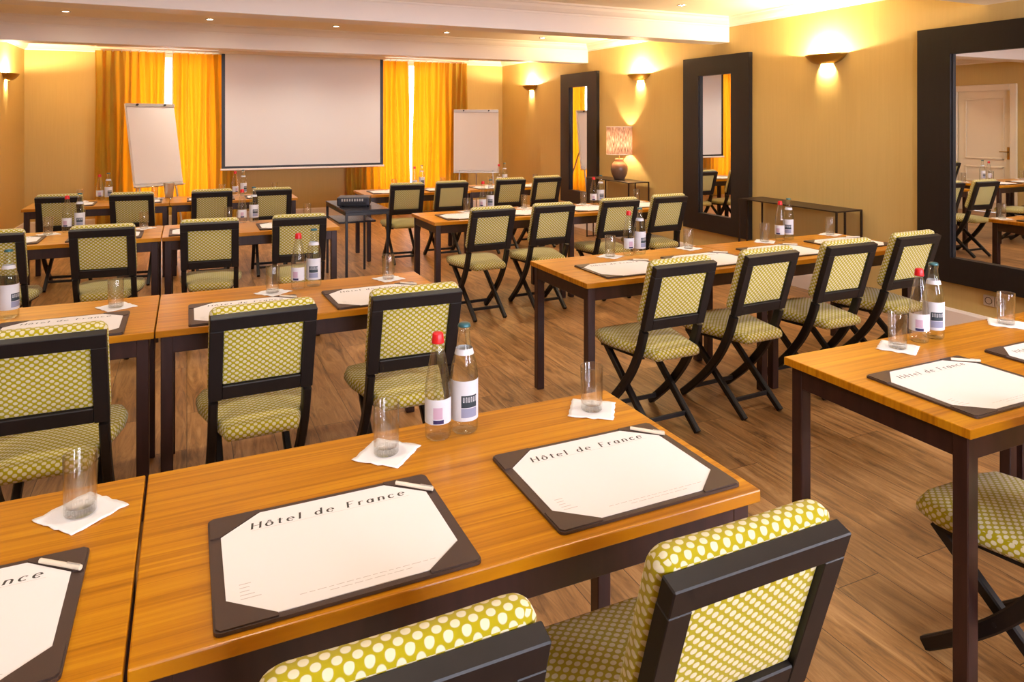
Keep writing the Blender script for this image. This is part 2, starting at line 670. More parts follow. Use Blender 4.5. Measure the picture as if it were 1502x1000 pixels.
# ------------------------------------------------------------------ the setting
def wall_with_holes(name, axis, pos, thick, a0, a1, z0, z1, holes, mat):
    """wall slab in the plane axis=pos growing outwards by thick, rectangular holes (a, b, z0, z1)"""
    m = MB()
    xs = sorted({a0, a1} | {h[0] for h in holes} | {h[1] for h in holes})
    zs = sorted({z0, z1} | {h[2] for h in holes} | {h[3] for h in holes})
    for i in range(len(xs) - 1):
        for k in range(len(zs) - 1):
            xm, zm = (xs[i] + xs[i + 1]) / 2, (zs[k] + zs[k + 1]) / 2
            if any(h[0] < xm < h[1] and h[2] < zm < h[3] for h in holes):
                continue
            lo, hi = sorted((pos, pos + thick))
            if axis == 'y':
                m.box((xs[i], lo, zs[k]), (xs[i + 1], hi, zs[k + 1]))
            else:
                m.box((lo, xs[i], zs[k]), (hi, xs[i + 1], zs[k + 1]))
    bm = bmesh.new()
    me = bpy.data.meshes.new('t')
    me.from_pydata(m.v, [], m.f)
    bm.from_mesh(me)
    bmesh.ops.remove_doubles(bm, verts=bm.verts, dist=1e-5)
    # drop the doubled inner faces between neighbouring blocks
    seen = {}
    for f in bm.faces:
        seen.setdefault(tuple(sorted(v.index for v in f.verts)), []).append(f)
    dead = [f for fs in seen.values() if len(fs) > 1 for f in fs]
    bmesh.ops.delete(bm, geom=dead, context='FACES_ONLY')
    mm = MB().bm(bm)
    return struct(mm.build(name, mat))


floor_o = struct(MB().box((XL - 0.2, YB - 0.2, -0.1), (XR + 0.2, YF + 0.3, 0)).build('floor', M['floor']))
struct(MB().box((XL - 0.2, YB - 0.2, ZC), (XR + 0.2, YF + 0.3, ZC + 0.15)).build('ceiling', M['ceiling']))
WIN1 = (-0.78, 0.42, 0.30, 2.62)
WIN2 = (2.86, 4.20, 0.30, 2.62)
WINB = (3.6, 5.15, 1.30, 2.55)
WIN_FILL = (0.1, 1.7, 1.30, 2.55)  # second back window, unseen, added as fill light
DOOR = (7.34, 8.27, 0.0, 2.12)
wall_with_holes('wall_front', 'y', YF, 0.22, XL - 0.2, XR + 0.2, 0, ZC, [WIN1, WIN2], M['wall'])
wall_with_holes('wall_back', 'y', YB, -0.2, XL - 0.2, XR + 0.2, 0, ZC, [WINB, WIN_FILL], M['wall'])
wall_with_holes('wall_right', 'x', XR, 0.2, YB, YF, 0, ZC, [], M['wall'])
wall_with_holes('wall_left', 'x', XL, -0.2, YB, YF, 0, ZC, [DOOR], M['wall'])


def window(name, x0, x1, z0, z1, y, outward, mull):
    m = MB()
    w, d = 0.06, 0.06
    ya, yb = sorted((y + outward * 0.10, y + outward * (0.10 + d)))
    m.box((x0, ya, z0), (x0 + w, yb, z1), 0.006)
    m.box((x1 - w, ya, z0), (x1, yb, z1), 0.006)
    m.box((x0 + w, ya, z0), (x1 - w, yb, z0 + w), 0.006)
    m.box((x0 + w, ya, z1 - w), (x1 - w, yb, z1), 0.006)
    for k in range(1, mull):
        xm = x0 + (x1 - x0) * k / mull
        m.box((xm - 0.03, ya, z0 + w), (xm + 0.03, yb, z1 - w), 0.006)
    o = struct(m.build(name, M['white']))
    p = MB().box((x0 + w, (ya + yb) / 2 - 0.004, z0 + w), (x1 - w, (ya + yb) / 2 + 0.004, z1 - w)).build('pane', M['pane'], o)
    s = MB().box((x0 - 0.02, min(y, y + outward * 0.1), z0 - 0.03), (x1 + 0.02, max(y, y + outward * 0.1), z0), 0.004).build('window_sill', M['white'], o)
    return o


window('window_1', *WIN1, YF, 1, 2)
window('window_2', *WIN2, YF, 1, 2)
window('window_3', *WINB, YB, -1, 2)
window('window_fill', *WIN_FILL, YB, -1, 2)
for (x0, x1, z0, z1), p in ((WINB, DAY_W[0]), (WIN_FILL, DAY_W[1])):  # daylight at the inferred window, added fill at the second
    lamp('window_day_and_fill', 'AREA', ((x0 + x1) / 2, YB - 0.35, (z0 + z1) / 2), p, DAY_COL, (PI / 2, 0, 0), shape='RECTANGLE', size=x1 - x0, size_y=z1 - z0)

# door in the left wall (seen in the large mirror)
dm = MB()
dm.box((XL - 0.07, DOOR[0], 0.005), (XL - 0.03, DOOR[1], DOOR[3]), 0.003)
door = struct(dm.build('door_1', M['door']))
fr = MB()
for a, b, c, d in ((DOOR[0] - 0.10, DOOR[0] + 0.01, 0, DOOR[3] + 0.10), (DOOR[1] - 0.01, DOOR[1] + 0.10, 0, DOOR[3] + 0.10), (DOOR[0] + 0.01, DOOR[1] - 0.01, DOOR[3] - 0.01, DOOR[3] + 0.10)):
    fr.box((XL - 0.02, a, c), (XL + 0.035, b, d), 0.008)
fr.build('door_frame', M['door'], door)
pn = MB()
for z0, z1 in ((0.16, 0.42), (0.52, 0.80), (0.92, 1.98)):
    y0, y1 = DOOR[0] + 0.13, DOOR[1] - 0.13
    for a, b, c, d in ((y0, y1, z0, z0 + 0.03), (y0, y1, z1 - 0.03, z1), (y0, y0 + 0.03, z0, z1), (y1 - 0.03, y1, z0, z1)):
        pn.box((XL - 0.031, a, c), (XL - 0.015, b, d), 0.005)
pn.build('panel_moulding', M['door'], door)
hm = MB().box((XL - 0.031, DOOR[0] + 0.04, 0.93), (XL - 0.022, DOOR[0] + 0.085, 1.14), 0.003)
hm.tube((XL - 0.03, DOOR[0] + 0.062, 1.06), (XL + 0.03, DOOR[0] + 0.062, 1.06), 0.009)
hm.tube((XL + 0.028, DOOR[0] + 0.055, 1.06), (XL + 0.028, DOOR[0] + 0.18, 1.06), 0.009)
hm.build('door_handle', M['bronze'], door)

# baseboards
BH = 0.155
def base_profile(h):
    return [(0, 0), (0.018, 0), (0.018, h - 0.02), (0.010, h), (0, h)]
struct(MB().prism([(XR - d, z) for d, z in base_profile(BH)], 'y', YB, YF).build('baseboard_right', M['white']))
bl = MB().prism([(XL + d, z) for d, z in base_profile(BH)], 'y', YB, DOOR[0] - 0.10)
bl.prism([(XL + d, z) for d, z in base_profile(BH)], 'y', DOOR[1] + 0.10, YF)
struct(bl.build('baseboard_left', M['white']))
struct(MB().prism([(YF - d, z) for d, z in base_profile(BH)], 'x', XL + 0.018, XR - 0.018).build('baseboard_front', M['white']))
struct(MB().prism([(YB + d, z) for d, z in base_profile(BH)], 'x', XL + 0.018, XR - 0.018).build('baseboard_back', M['white']))

# ceiling beams with cornice mouldings
BEAMS = [(0.05, 0.31), (3.0, 3.26), (5.94, 6.20), (8.89, 9.15)]
CORN = [(0, 0), (0.012, 0), (0.016, 0.018), (0.03, 0.026), (0.052, 0.056), (0.062, 0.082), (0.075, 0.09), (0.08, 0.105), (0, 0.105)]
n = 0
for y0, y1 in BEAMS:
    n += 1
    m = MB().box((XL, y0, 2.43), (XR, y1, ZC - 0.0005), 0.003)
    struct(m.build('trim_%d' % n, M['white']))
bays = [(YB, BEAMS[0][0])] + [(BEAMS[i][1], BEAMS[i + 1][0]) for i in range(3)] + [(BEAMS[3][1], YF)]
for y0, y1 in bays:
    n += 1
    m = MB()
    zb = ZC - 0.105
    m.prism([(y0 + d, zb + h) for d, h in CORN], 'x', XL, XR)
    m.prism([(y1 - d, zb + h) for d, h in CORN], 'x', XL, XR)
    m.prism([(XL + d, zb + h) for d, h in CORN], 'y', y0, y1)
    m.prism([(XR - d, zb + h) for d, h in CORN], 'y', y0, y1)
    struct(m.build('trim_%d' % n, M['white']))

# ------------------------------------------------------------------ recessed ceiling spots, plus unseen spot rows added for light
def make_spot():
    r = thing('ceiling_spotlight')
    MB().lathe([(0.030, -0.001), (0.034, -0.006), (0.046, -0.005), (0.048, 0.0), (0.030, 0.0)], 24).build('trim_ring', M['alu'], r)
    MB().lathe([(0.0, -0.002), (0.029, -0.002), (0.029, 0.0), (0.0, 0.0)], 24).build('bulb', M['bulb'], r)
    return r


spot = Proto(make_spot())
SX = [-1.12, 0.23, 1.60, 2.97, 4.33]
ORD = ['first', 'second', 'third', 'fourth', 'fifth', 'sixth', 'seventh', 'eighth']
for row, y in (('near', 1.7), ('near', 3.9), ('front', 5.50), ('behind', 6.9), ('rear', 8.43), ('screen', 10.5)):  # behind and screen rows: unseen lamps without fixtures, added to brighten
    for i, x in enumerate(SX):
        if row == 'screen' and i in (0, 4):
            continue
        lamp('spot_or_fill_light', 'SPOT', (x, y, ZC - 0.02), SPOT_W * {'screen': 1.6, 'behind': 0.8, 'rear': 0.9}.get(row, 1.0), SPOT_COL, (0, 0, 0), spot_size=math.radians(150 if row == 'screen' else 118), spot_blend=1.0 if row == 'screen' else 0.75, shadow_soft_size=0.09)
        if row == 'rear':
            spot.at((x, y, ZC), 0, 'small glowing ceiling spotlight behind the nearer beam, %s from left of the row of five' % ORD[i], 'ceiling light', 'ceiling spotlights between the beams')
        elif row == 'front' and i == 4:
            spot.at((x, y, ZC), 0, 'small glowing ceiling spotlight in front of the nearer beam, near the right wall', 'ceiling light', 'ceiling spotlights in front of the beam')

# ------------------------------------------------------------------ wall sconces
def make_sconce():
    r = thing('wall_sconce')          # wall plane is local y = 0, light sticks out to -y
    prof_o = []
    for i in range(9):
        t = i / 8
        prof_o.append((0.066 + (0.225 - 0.066) * (t ** 0.75), -0.085 + 0.085 * (t ** 1.6)))
    prof = prof_o + [(rr - 0.006, z) for rr, z in reversed(prof_o)]
    m = MB()
    sq = Matrix.Diagonal((1.0, 0.66, 1.0, 1.0))
    m.lathe(prof, 28, sq, a0=PI, a1=2 * PI)
    m.build('bowl', M['bronze'], r)
    MB().box((-0.04, -0.012, -0.07), (0.04, 0.0, -0.01), 0.003).build('back_plate', M['bronze'], r)
    b = MB().tube((-0.04, -0.085, -0.04), (0.04, -0.085, -0.04), 0.005)
    for q in (-0.042, 0.042):
        b.tube((q, -0.013, -0.04), (q, -0.089, -0.04), 0.003)
    b.build('bulb', M['warmbulb'], r)
    return r


sc = Proto(make_sconce())
SCZ = 2.19
for x, y, rz, lab in ((XR, 10.74, -PI / 2, 'brass bowl sconce on right wall before the far corner, farthest of three'),
                      (XR, 7.58, -PI / 2, 'brass bowl sconce on right wall above the pottery table lamp'),
                      (XR, 4.66, -PI / 2, 'brass bowl sconce on right wall, nearest one, above the console without lamp'),
                      (XL, 10.85, PI / 2, 'brass bowl sconce on left wall, cut by the left edge of the photo')):
    # local -y must point into the room
    sc.at((x, y, SCZ), rz, lab, 'wall lamp', 'brass wall sconces')
    s = -1 if x > 0 else 1
    lamp('sconce_light', 'POINT', (x + s * 0.056, y, SCZ - 0.026), SCONCE_W, (1.0, 0.76, 0.42), shadow_soft_size=0.016)

# ------------------------------------------------------------------ wall mirrors
def make_mirror():
    r = thing('wall_mirror')          # local: wall plane y=0, faces -y, width along x
    m = MB()
    W, H, w = 1.06, 1.94, 0.265
    o4 = [(-W / 2, 0), (W / 2, 0), (W / 2, H), (-W / 2, H)]
    i4 = [(-W / 2 + w, 0.19), (W / 2 - w, 0.19), (W / 2 - w, H - 0.205), (-W / 2 + w, H - 0.205)]
    pv = [(x, yy, z) for yy in (-0.05, 0.0) for q in (o4, i4) for x, z in q]
    pf = []
    for i in range(4):
        j = (i + 1) % 4
        pf += [[i, j, 4 + j, 4 + i], [8 + i, 8 + j, 12 + j, 12 + i], [i, j, 8 + j, 8 + i], [4 + i, 4 + j, 12 + j, 12 + i]]
    m.poly(pv, pf)
    m.build('frame', M['mframe'], r)
    b = MB()
    for x0, x1, z0, z1 in ((-W / 2 + w, -W / 2 + w + 0.008, 0.19, H - 0.205), (W / 2 - w - 0.008, W / 2 - w, 0.19, H - 0.205)):
        b.box((x0, -0.03, z0), (x1, -0.012, z1))
    b.build('inner_bead', M['black'], r)
    MB().box((-W / 2 + w, -0.015, 0.19), (W / 2 - w, -0.008, H - 0.205)).build('mirror_glass', M['mirror'], r)
    return r


mir = Proto(make_mirror())
for y, lab in ((9.11, 'tall dark framed wall mirror beyond the table lamp, farthest of three'),
               (6.13, 'tall dark framed wall mirror between the two console tables'),
               (3.22, 'tall dark framed wall mirror at the right edge, nearest of three')):
    mir.at((XR, y, 0.358), -PI / 2, lab, 'mirror', 'dark framed mirrors on the right wall')

# ------------------------------------------------------------------ curtains and screen
def curtain(x0, x1, lab, seed, lean0=0.0, lean1=0.0, y=YF - 0.13):
    rnd = random.Random(seed)
    folds = max(5, int((x1 - x0) / 0.105))
    ph = [rnd.uniform(0.75, 1.3) for _ in range(folds + 2)]
    nx, nz = folds * 10, 16
    vs_, fs = [], []
    for k in range(nz + 1):
        t = k / nz
        z = 2.615 - (2.615 - 0.02) * t
        xa, xb = x0 + lean0 * t, x1 + lean1 * t
        for i in range(nx + 1):
            u = i / nx
            a = u * folds
            f = int(min(folds - 1, a))
            amp = 0.034 * ph[f] * (0.55 + 0.45 * min(1, t * 4))
            yy = y + 0.014 * math.exp(-18 * t) * math.sin(4 * PI * a + 1.0) + amp * math.sin(2 * PI * a + 0.6 * math.sin(3 * t + f * 1.7)) + 0.012 * math.sin(5 * t + f)
            vs_.append((xa + (xb - xa) * u + 0.008 * math.sin(7 * t + f * 2.1), yy, z))
    for k in range(nz):
        for i in range(nx):
            fs.append([k * (nx + 1) + i, k * (nx + 1) + i + 1, (k + 1) * (nx + 1) + i + 1, (k + 1) * (nx + 1) + i])
    r = thing('curtain', ((x0 + x1) / 2, y, 0))
    m = MB().poly([(a - (x0 + x1) / 2, b - y, c) for a, b, c in vs_], fs, True)
    m.build('cloth', M['curtain'], r, fix=False)
    for i in range(folds + 1):
        xx = (x0 + (x1 - x0) * i / folds) - (x0 + x1) / 2
        MB().box((xx - 0.004, -0.008, 2.60), (xx + 0.004, 0.008, 2.6395)).build('curtain_hook', M['alu'], r)
    tag(r, lab, 'curtain', 'gold curtains on the front wall')


curtain(-1.21, -0.30, 'gold pleated curtain at left window, left one, behind the tilted flip chart', 1, 0, 0.01)
curtain(-0.19, 0.70, 'gold pleated curtain at left window, between flip chart and projection screen', 2)
curtain(2.42, 3.47, 'gold pleated curtain at right window, partly behind the projection screen', 3, 0, 0.05)
curtain(3.575, 4.58, 'gold pleated curtain at right window, behind the upright flip chart', 4, -0.035, 0)
for x0, x1, nm in ((-1.3, 0.8, 'left'), (2.3, 4.7, 'right')):
    m = MB().box((x0, YF - 0.15, 2.64), (x1, YF - 0.11, 2.665), 0.002)
    for xx in (x0 + 0.1, (x0 + x1) / 2, x1 - 0.1):
        m.box((xx - 0.012, YF - 0.14, 2.665), (xx + 0.012, YF - 0.12, ZC))
    tag(m.build('curtain_rail', M['white']), 'white curtain rail above the %s window' % nm, 'curtain rail', 'curtain rails')

scr = thing('projection_screen', (1.71, 11.5, 0))
W2 = 1.2355
MB().box((-W2 + 0.05, -0.002, 0.90), (W2 - 0.05, 0.002, 2.60)).build('screen_cloth', M['screen'], scr)
b = MB()
b.box((-W2, -0.003, 0.865), (-W2 + 0.05, 0.003, 2.60))
b.box((W2 - 0.05, -0.003, 0.865), (W2, 0.003, 2.60))
b.box((-W2 + 0.05, -0.003, 0.865), (W2 - 0.05, 0.003, 0.90))
b.build('black_border', M['black'], scr)
MB().box((-W2 - 0.015, -0.018, 0.835), (W2 + 0.015, 0.018, 0.866), 0.006).build('bottom_bar', M['white'], scr)
MB().box((-W2 - 0.04, -0.05, 2.60), (W2 + 0.04, 0.05, ZC), 0.01).build('roller_case', M['white'], scr)
tag(scr, 'large white projection screen with black border hanging from the ceiling', 'projection screen')


def flipchart(loc, yaw, lean, w, h, zb, label, single_clip):
    r = thing('flip_chart', loc, yaw)   # faces local -y
    L4 = Matrix.Translation((0, 0, zb)) @ Matrix.Rotation(-lean, 4, 'X')
    MB().box((-w / 2, 0, 0), (w / 2, 0.02, h), 0.004, L4).build('board', M['white'], r)
    MB().box((-w / 2 + 0.015, -0.012, 0.03), (w / 2 - 0.015, -0.0005, h - 0.03), 0.0, L4).build('paper_pad', M['board'], r)
    c = MB().box((-w / 2, -0.022, h - 0.045), (w / 2, -0.0125, h), 0.003, L4)
    c.build('clamp_bar', M['alu'], r)
    for x in (-w * 0.28, w * 0.28):
        MB().tube((x, -0.022, h - 0.02), (x, -0.045, h - 0.02), 0.013, 10, L4).build('clamp_knob', M['black'], r)
    MB().box((-w / 2, -0.05, -0.02), (w / 2, 0.012, -0.002), 0.003, L4).build('marker_tray', M['alu'], r)
    top = L4 @ Vector((0, 0.03, h * 0.8))
    for x in (-w * 0.42, w * 0.42):
        a = L4 @ Vector((x * 0.8, 0.03, h * 0.5))
        MB().tube((x, -0.12, 0.0), a, 0.012).build('leg', M['alu'], r)
    MB().tube((0, top.y + 0.62, 0.0), top, 0.012).build('leg', M['alu'], r)
    return tag(r, label, 'flip chart', 'flip charts beside the screen')


flipchart((-0.33, 10.42, 0), math.radians(30), math.radians(12.5), 0.66, 1.10, 0.74, 'white flip chart tilted back on its easel, left of the projection screen', 1)
flipchart((4.20, 10.5, 0), math.radians(-22), math.radians(6), 0.72, 1.00, 0.775, 'white flip chart standing upright, right of the projection screen', 2)

# ------------------------------------------------------------------ tables
def make_table(Lx=1.258, D=0.655):
    r = thing('conference_table')      # origin: near left corner on the floor
    T = 0.75
    t = MB().box((0, 0, T - 0.028), (Lx, D, T), 0.003, seg=2)
    t.build('tabletop', M['table'], r)
    a = MB()
    i, w, h0, h1 = 0.02, 0.022, T - 0.098, T - 0.0285
    a.box((i, i, h0), (Lx - i, i + w, h1), 0.002)
    a.box((i, D - i - w, h0), (Lx - i, D - i, h1), 0.002)
    a.box((i, i + w, h0), (i + w, D - i - w, h1), 0.002)
    a.box((Lx - i - w, i + w, h0), (Lx - i, D - i - w, h1), 0.002)
    a.build('apron', M['brown'], r)
    for x in (0.018, Lx - 0.063):
        for y in (0.018, D - 0.063):
            MB().box((x, y, 0), (x + 0.045, y + 0.045, h1), 0.003).build('leg', M['brown'], r)
    return r


TBL = Proto(make_table())
# name: (left edges, near edge)
ROWS = {
    'L1': ([-1.346, -0.082], 1.214), 'L2': ([-1.376, -0.113], 3.125), 'L3': ([-1.426, -0.163], 5.630), 'L4': ([-1.420, -0.158], 7.98),
    'R1': ([1.915, 3.178], 1.212), 'R2': ([1.858, 3.121], 3.125), 'R3': ([1.846, 3.109], 5.535), 'R4': ([1.826, 3.089], 7.89)}
SIDE = {'L': 'left-hand', 'R': 'right-hand'}
NUM = {'1': 'nearest', '2': 'second', '3': 'third', '4': 'farthest'}


def rowname(k):
    return '%s %s row' % (NUM[k[1]], SIDE[k[0]])


for k, (xs, y) in ROWS.items():
    for i, x in enumerate(xs):
        TBL.at((x, y + (0.07 if (k, i) == ('R4', 1) else 0), 0), 0, 'honey brown wooden table with dark legs, %s table of the %s' % (('left', 'right')[i], rowname(k)), 'table', 'conference tables')


# ------------------------------------------------------------------ folding chairs
def make_chair():
    r = thing('folding_chair')          # origin on the floor at the rear feet, faces +y
    fz = 0.55
    B = Vector((0, 0.022, fz))
    u = Vector((0, -0.102, 0.326)).normalized()
    nrm = Vector((0, u.z, -u.y))
    F = Matrix(((1, 0, 0, B.x), (0, nrm.y, u.y, B.y), (0, nrm.z, u.z, B.z), (0, 0, 0, 1)))   # x, depth forward, up the back
    hw, Lb = 0.187, 0.343
    m = MB()
    for s in (-1, 1):
        m.box((min(s * hw, s * (hw - 0.046)), 0, 0), (max(s * hw, s * (hw - 0.046)), 0.034, Lb - 0.052), 0.0015, F)
    m.box((-hw, 0, Lb - 0.052), (hw, 0.034, Lb), 0.0025, F)
    m.box((-hw + 0.046, 0.0006, 0.0004), (hw - 0.046, 0.0336, 0.058), 0.003, F)
    m.build('back_frame', M['espresso'], r)
    pan = MB()
    ol = densify(round_rect(-hw + 0.047, hw - 0.047, 0.059, Lb - 0.053, 0.004, 1), 0.06)
    FP = F @ Matrix(((1, 0, 0, 0), (0, 0, -1, 0.02), (0, 1, 0, 0), (0, 0, 0, 1)))
    pan.cushion(ol, 0.0, 0.008, 0.003, 0.004, FP, rings=3)
    pan.build('back_panel', M['fab'], r, boxuv=True, frame=F)
    # pad in front of the frame
    pad = MB()
    pts = densify(round_rect(-hw - 0.001, hw + 0.001, 0.004, Lb + 0.012, 0.030, 5), 0.04)
    FF = F @ Matrix(((1, 0, 0, 0), (0, 0, 1, 0.0345), (0, 1, 0, 0), (0, 0, 0, 1)))
    pad.cushion(pts, 0.0, 0.052, 0.010, 0.026, FF, rings=5)
    pad.build('backrest', M['fab'], r, boxuv=True, frame=F)
    # seat
    st = MB()
    o = [(-0.128, -0.012), (0.128, -0.012), (0.172, 0.15), (0.208, 0.30), (0.212, 0.40), (0.19, 0.462), (0.12, 0.482),
         (-0.12, 0.482), (-0.19, 0.462), (-0.212, 0.40), (-0.208, 0.30), (-0.172, 0.15)]
    st.cushion(densify(o, 0.035), 0.402, 0.455, 0.018, 0.026, rings=6)
    st.build('seat', M['fab'], r, boxuv=True)
    sf = MB()
    for s in (-1, 1):
        sf.poly([(s * 0.118, 0.11, 0.382), (s * 0.138, 0.11, 0.382), (s * 0.19, 0.40, 0.382), (s * 0.17, 0.40, 0.382),
                 (s * 0.118, 0.11, 0.403), (s * 0.138, 0.11, 0.403), (s * 0.19, 0.40, 0.403), (s * 0.17, 0.40, 0.403)],
                [[0, 1, 2, 3], [4, 5, 6, 7], [0, 1, 5, 4], [1, 2, 6, 5], [2, 3, 7, 6], [3, 0, 4, 7]])
    sf.box((-0.17, 0.38, 0.382), (0.17, 0.40, 0.403))
    sf.build('seat_frame', M['espresso'], r)
    post = smooth_pts([(0.036, 0.60), (0.045, 0.545), (0.082, 0.44), (0.140, 0.33), (0.222, 0.222), (0.312, 0.128), (0.392, 0.056), (0.445, 0.012)], 5)
    leg = [(0.004, 0.006), (0.12, 0.105), (0.25, 0.212), (0.44, 0.372)]
    for s in (-1, 1):
        MB().sweep_yz([p for p in post if p[1] < 0.556], s * 0.169, 0.032, lambda t: 0.046 - 0.008 * t, 0.0).build('curved_leg', M['espresso'], r)
        MB().sweep_yz(leg, s * 0.1315, 0.028, 0.036, 0.0).build('straight_leg', M['espresso'], r)
        MB().tube((s * 0.116, 0.238, 0.203), (s * 0.1865, 0.238, 0.203), 0.006).build('pivot_bolt', M['black'], r)
    MB().box((-0.12, 0.082, 0.066), (0.12, 0.094, 0.090), 0.003).build('stretcher', M['espresso'], r)
    MB().box((-0.157, 0.372, 0.052), (0.157, 0.384, 0.076), 0.003).build('stretcher', M['espresso'], r)
    return r


CH = Proto(make_chair())
DY = 0.082     # rear top edge lies this far behind the rear feet
CHAIRS = {
    'L1': [(0.262, 0.843, 0), (0.846, 0.852, 0)],
    'L2': [(-0.43, 2.685, -1), (0.262, 2.718, 2), (0.850, 2.742, -1)],
    'L3': [(-1.11, 5.262, 0), (-0.50, 5.255, -3), (0.143, 5.272, -3), (0.740, 5.255, -4)],
    'L4': [(-1.075, 7.64, -4), (-0.477, 7.57, -4), (0.228, 7.575, 0), (0.790, 7.515, -2)],
    'R1': [(2.19, 0.885, 0)],
    'R2': [(2.218, 2.768, 1), (2.812, 2.797, 3), (3.418, 2.805, 0), (4.040, 2.846, 1)],
    'R3': [(2.198, 5.092, 3), (2.760, 5.127, 1), (3.466, 5.217, 0), (4.064, 5.297, 2)],
    'R4': [(2.196, 7.487, -3), (2.733, 7.527, 0), (3.514, 7.64, 0), (4.06, 7.74, 1)]}
POS = {2: ['left one of two', 'right one of two'], 3: ['leftmost', 'middle one', 'rightmost'], 4: ['first from left', 'second from left', 'third from left', 'last on right']}
for k, lst in CHAIRS.items():
    for i, (x, yt, deg) in enumerate(lst):
        a = math.radians(deg)
        loc = (x - math.sin(a) * DY, yt + math.cos(a) * DY, 0)
        if k == 'R1':
            lab = 'dark folding chair with dotted green seat, partly hidden behind table leg at right edge'
        else:
            lab = 'dark folding chair with dotted green upholstery, %s in %s' % (POS[len(lst)][i], rowname(k))
        CH.at(loc, a, lab, 'chair', 'folding chairs with dotted green upholstery')


# ------------------------------------------------------------------ lettering
def arc(cx, cy, rx, ry, a0, a1, k=12):
    return [(cx + rx * math.cos(math.radians(a0 + (a1 - a0) * i / k)), cy + ry * math.sin(math.radians(a0 + (a1 - a0) * i / k))) for i in range(k + 1)]


GL = {   # strokes on a unit grid, x-height 0.62, cap height 1
    'H': (0.95, [[(0.1, 0), (0.1, 1)], [(0.8, 0), (0.8, 1)], [(0.1, 0.5), (0.8, 0.5)], [(0.0, 0), (0.2, 0)], [(0.7, 0), (0.9, 0)]]),
    'o': (0.72, [arc(0.33, 0.31, 0.28, 0.31, 0, 360, 20)]),
    'ô': (0.72, [arc(0.33, 0.31, 0.28, 0.31, 0, 360, 20), [(0.16, 0.74), (0.33, 0.9), (0.5, 0.74)]]),
    't': (0.55, [[(0.22, 0.85), (0.22, 0.12)], arc(0.36, 0.12, 0.14, 0.12, 180, 290, 8), [(0.02, 0.62), (0.46, 0.62)]]),
    'e': (0.72, [[(0.07, 0.34), (0.6, 0.34)], arc(0.33, 0.31, 0.28, 0.31, 5, 315, 20)]),
    'l': (0.36, [[(0.14, 0), (0.14, 1.05)], [(0.04, 0), (0.24, 0)]]),
    'd': (0.78, [arc(0.31, 0.31, 0.26, 0.31, 0, 360, 20), [(0.58, 0), (0.58, 1.05)]]),
    'F': (0.78, [[(0.12, 0), (0.12, 1)], [(0.12, 0.97), (0.68, 0.97)], [(0.12, 0.52), (0.52, 0.52)], [(0.02, 0), (0.24, 0)]]),
    'r': (0.55, [[(0.12, 0), (0.12, 0.62)], arc(0.33, 0.38, 0.21, 0.24, 180, 50, 10)]),
    'a': (0.74, [arc(0.31, 0.31, 0.25, 0.31, 0, 360, 20), [(0.58, 0), (0.58, 0.62)]]),
    'n': (0.76, [[(0.12, 0), (0.12, 0.62)], arc(0.36, 0.36, 0.24, 0.26, 180, 0, 12) + [(0.60, 0)]]),
    'c': (0.66, [arc(0.33, 0.31, 0.28, 0.31, 45, 315, 20)]),
    ' ': (0.55, []),
}


def lettering(m, text, x, y, size, z, track=0.42, shear=0.13, nx=0.095, ny=0.032):
    """broad-nib letters lying in the z plane"""
    for chh in text:
        w, strokes = GL[chh]
        for st in strokes:
            for a, b in zip(st[:-1], st[1:]):
                t = Vector((b[0] - a[0], b[1] - a[1]))
                if t.length < 1e-6:
                    continue
                t.normalize()
                nn = Vector((-t[1], t[0]))
                hgt = math.sqrt((nx * nn[0]) ** 2 + (ny * nn[1]) ** 2)
                q = []
                ext = 0.012
                for p, sg, e in ((a, 1, -ext), (b, 1, ext), (b, -1, ext), (a, -1, -ext)):
                    px, py = p[0] + nn[0] * hgt * sg + t[0] * e, p[1] + nn[1] * hgt * sg + t[1] * e
                    q.append((x + (px + shear * py) * size, y + py * size, z))
                m.poly(q, [[3, 2, 1, 0]])
        x += (w + track) * size
    return x


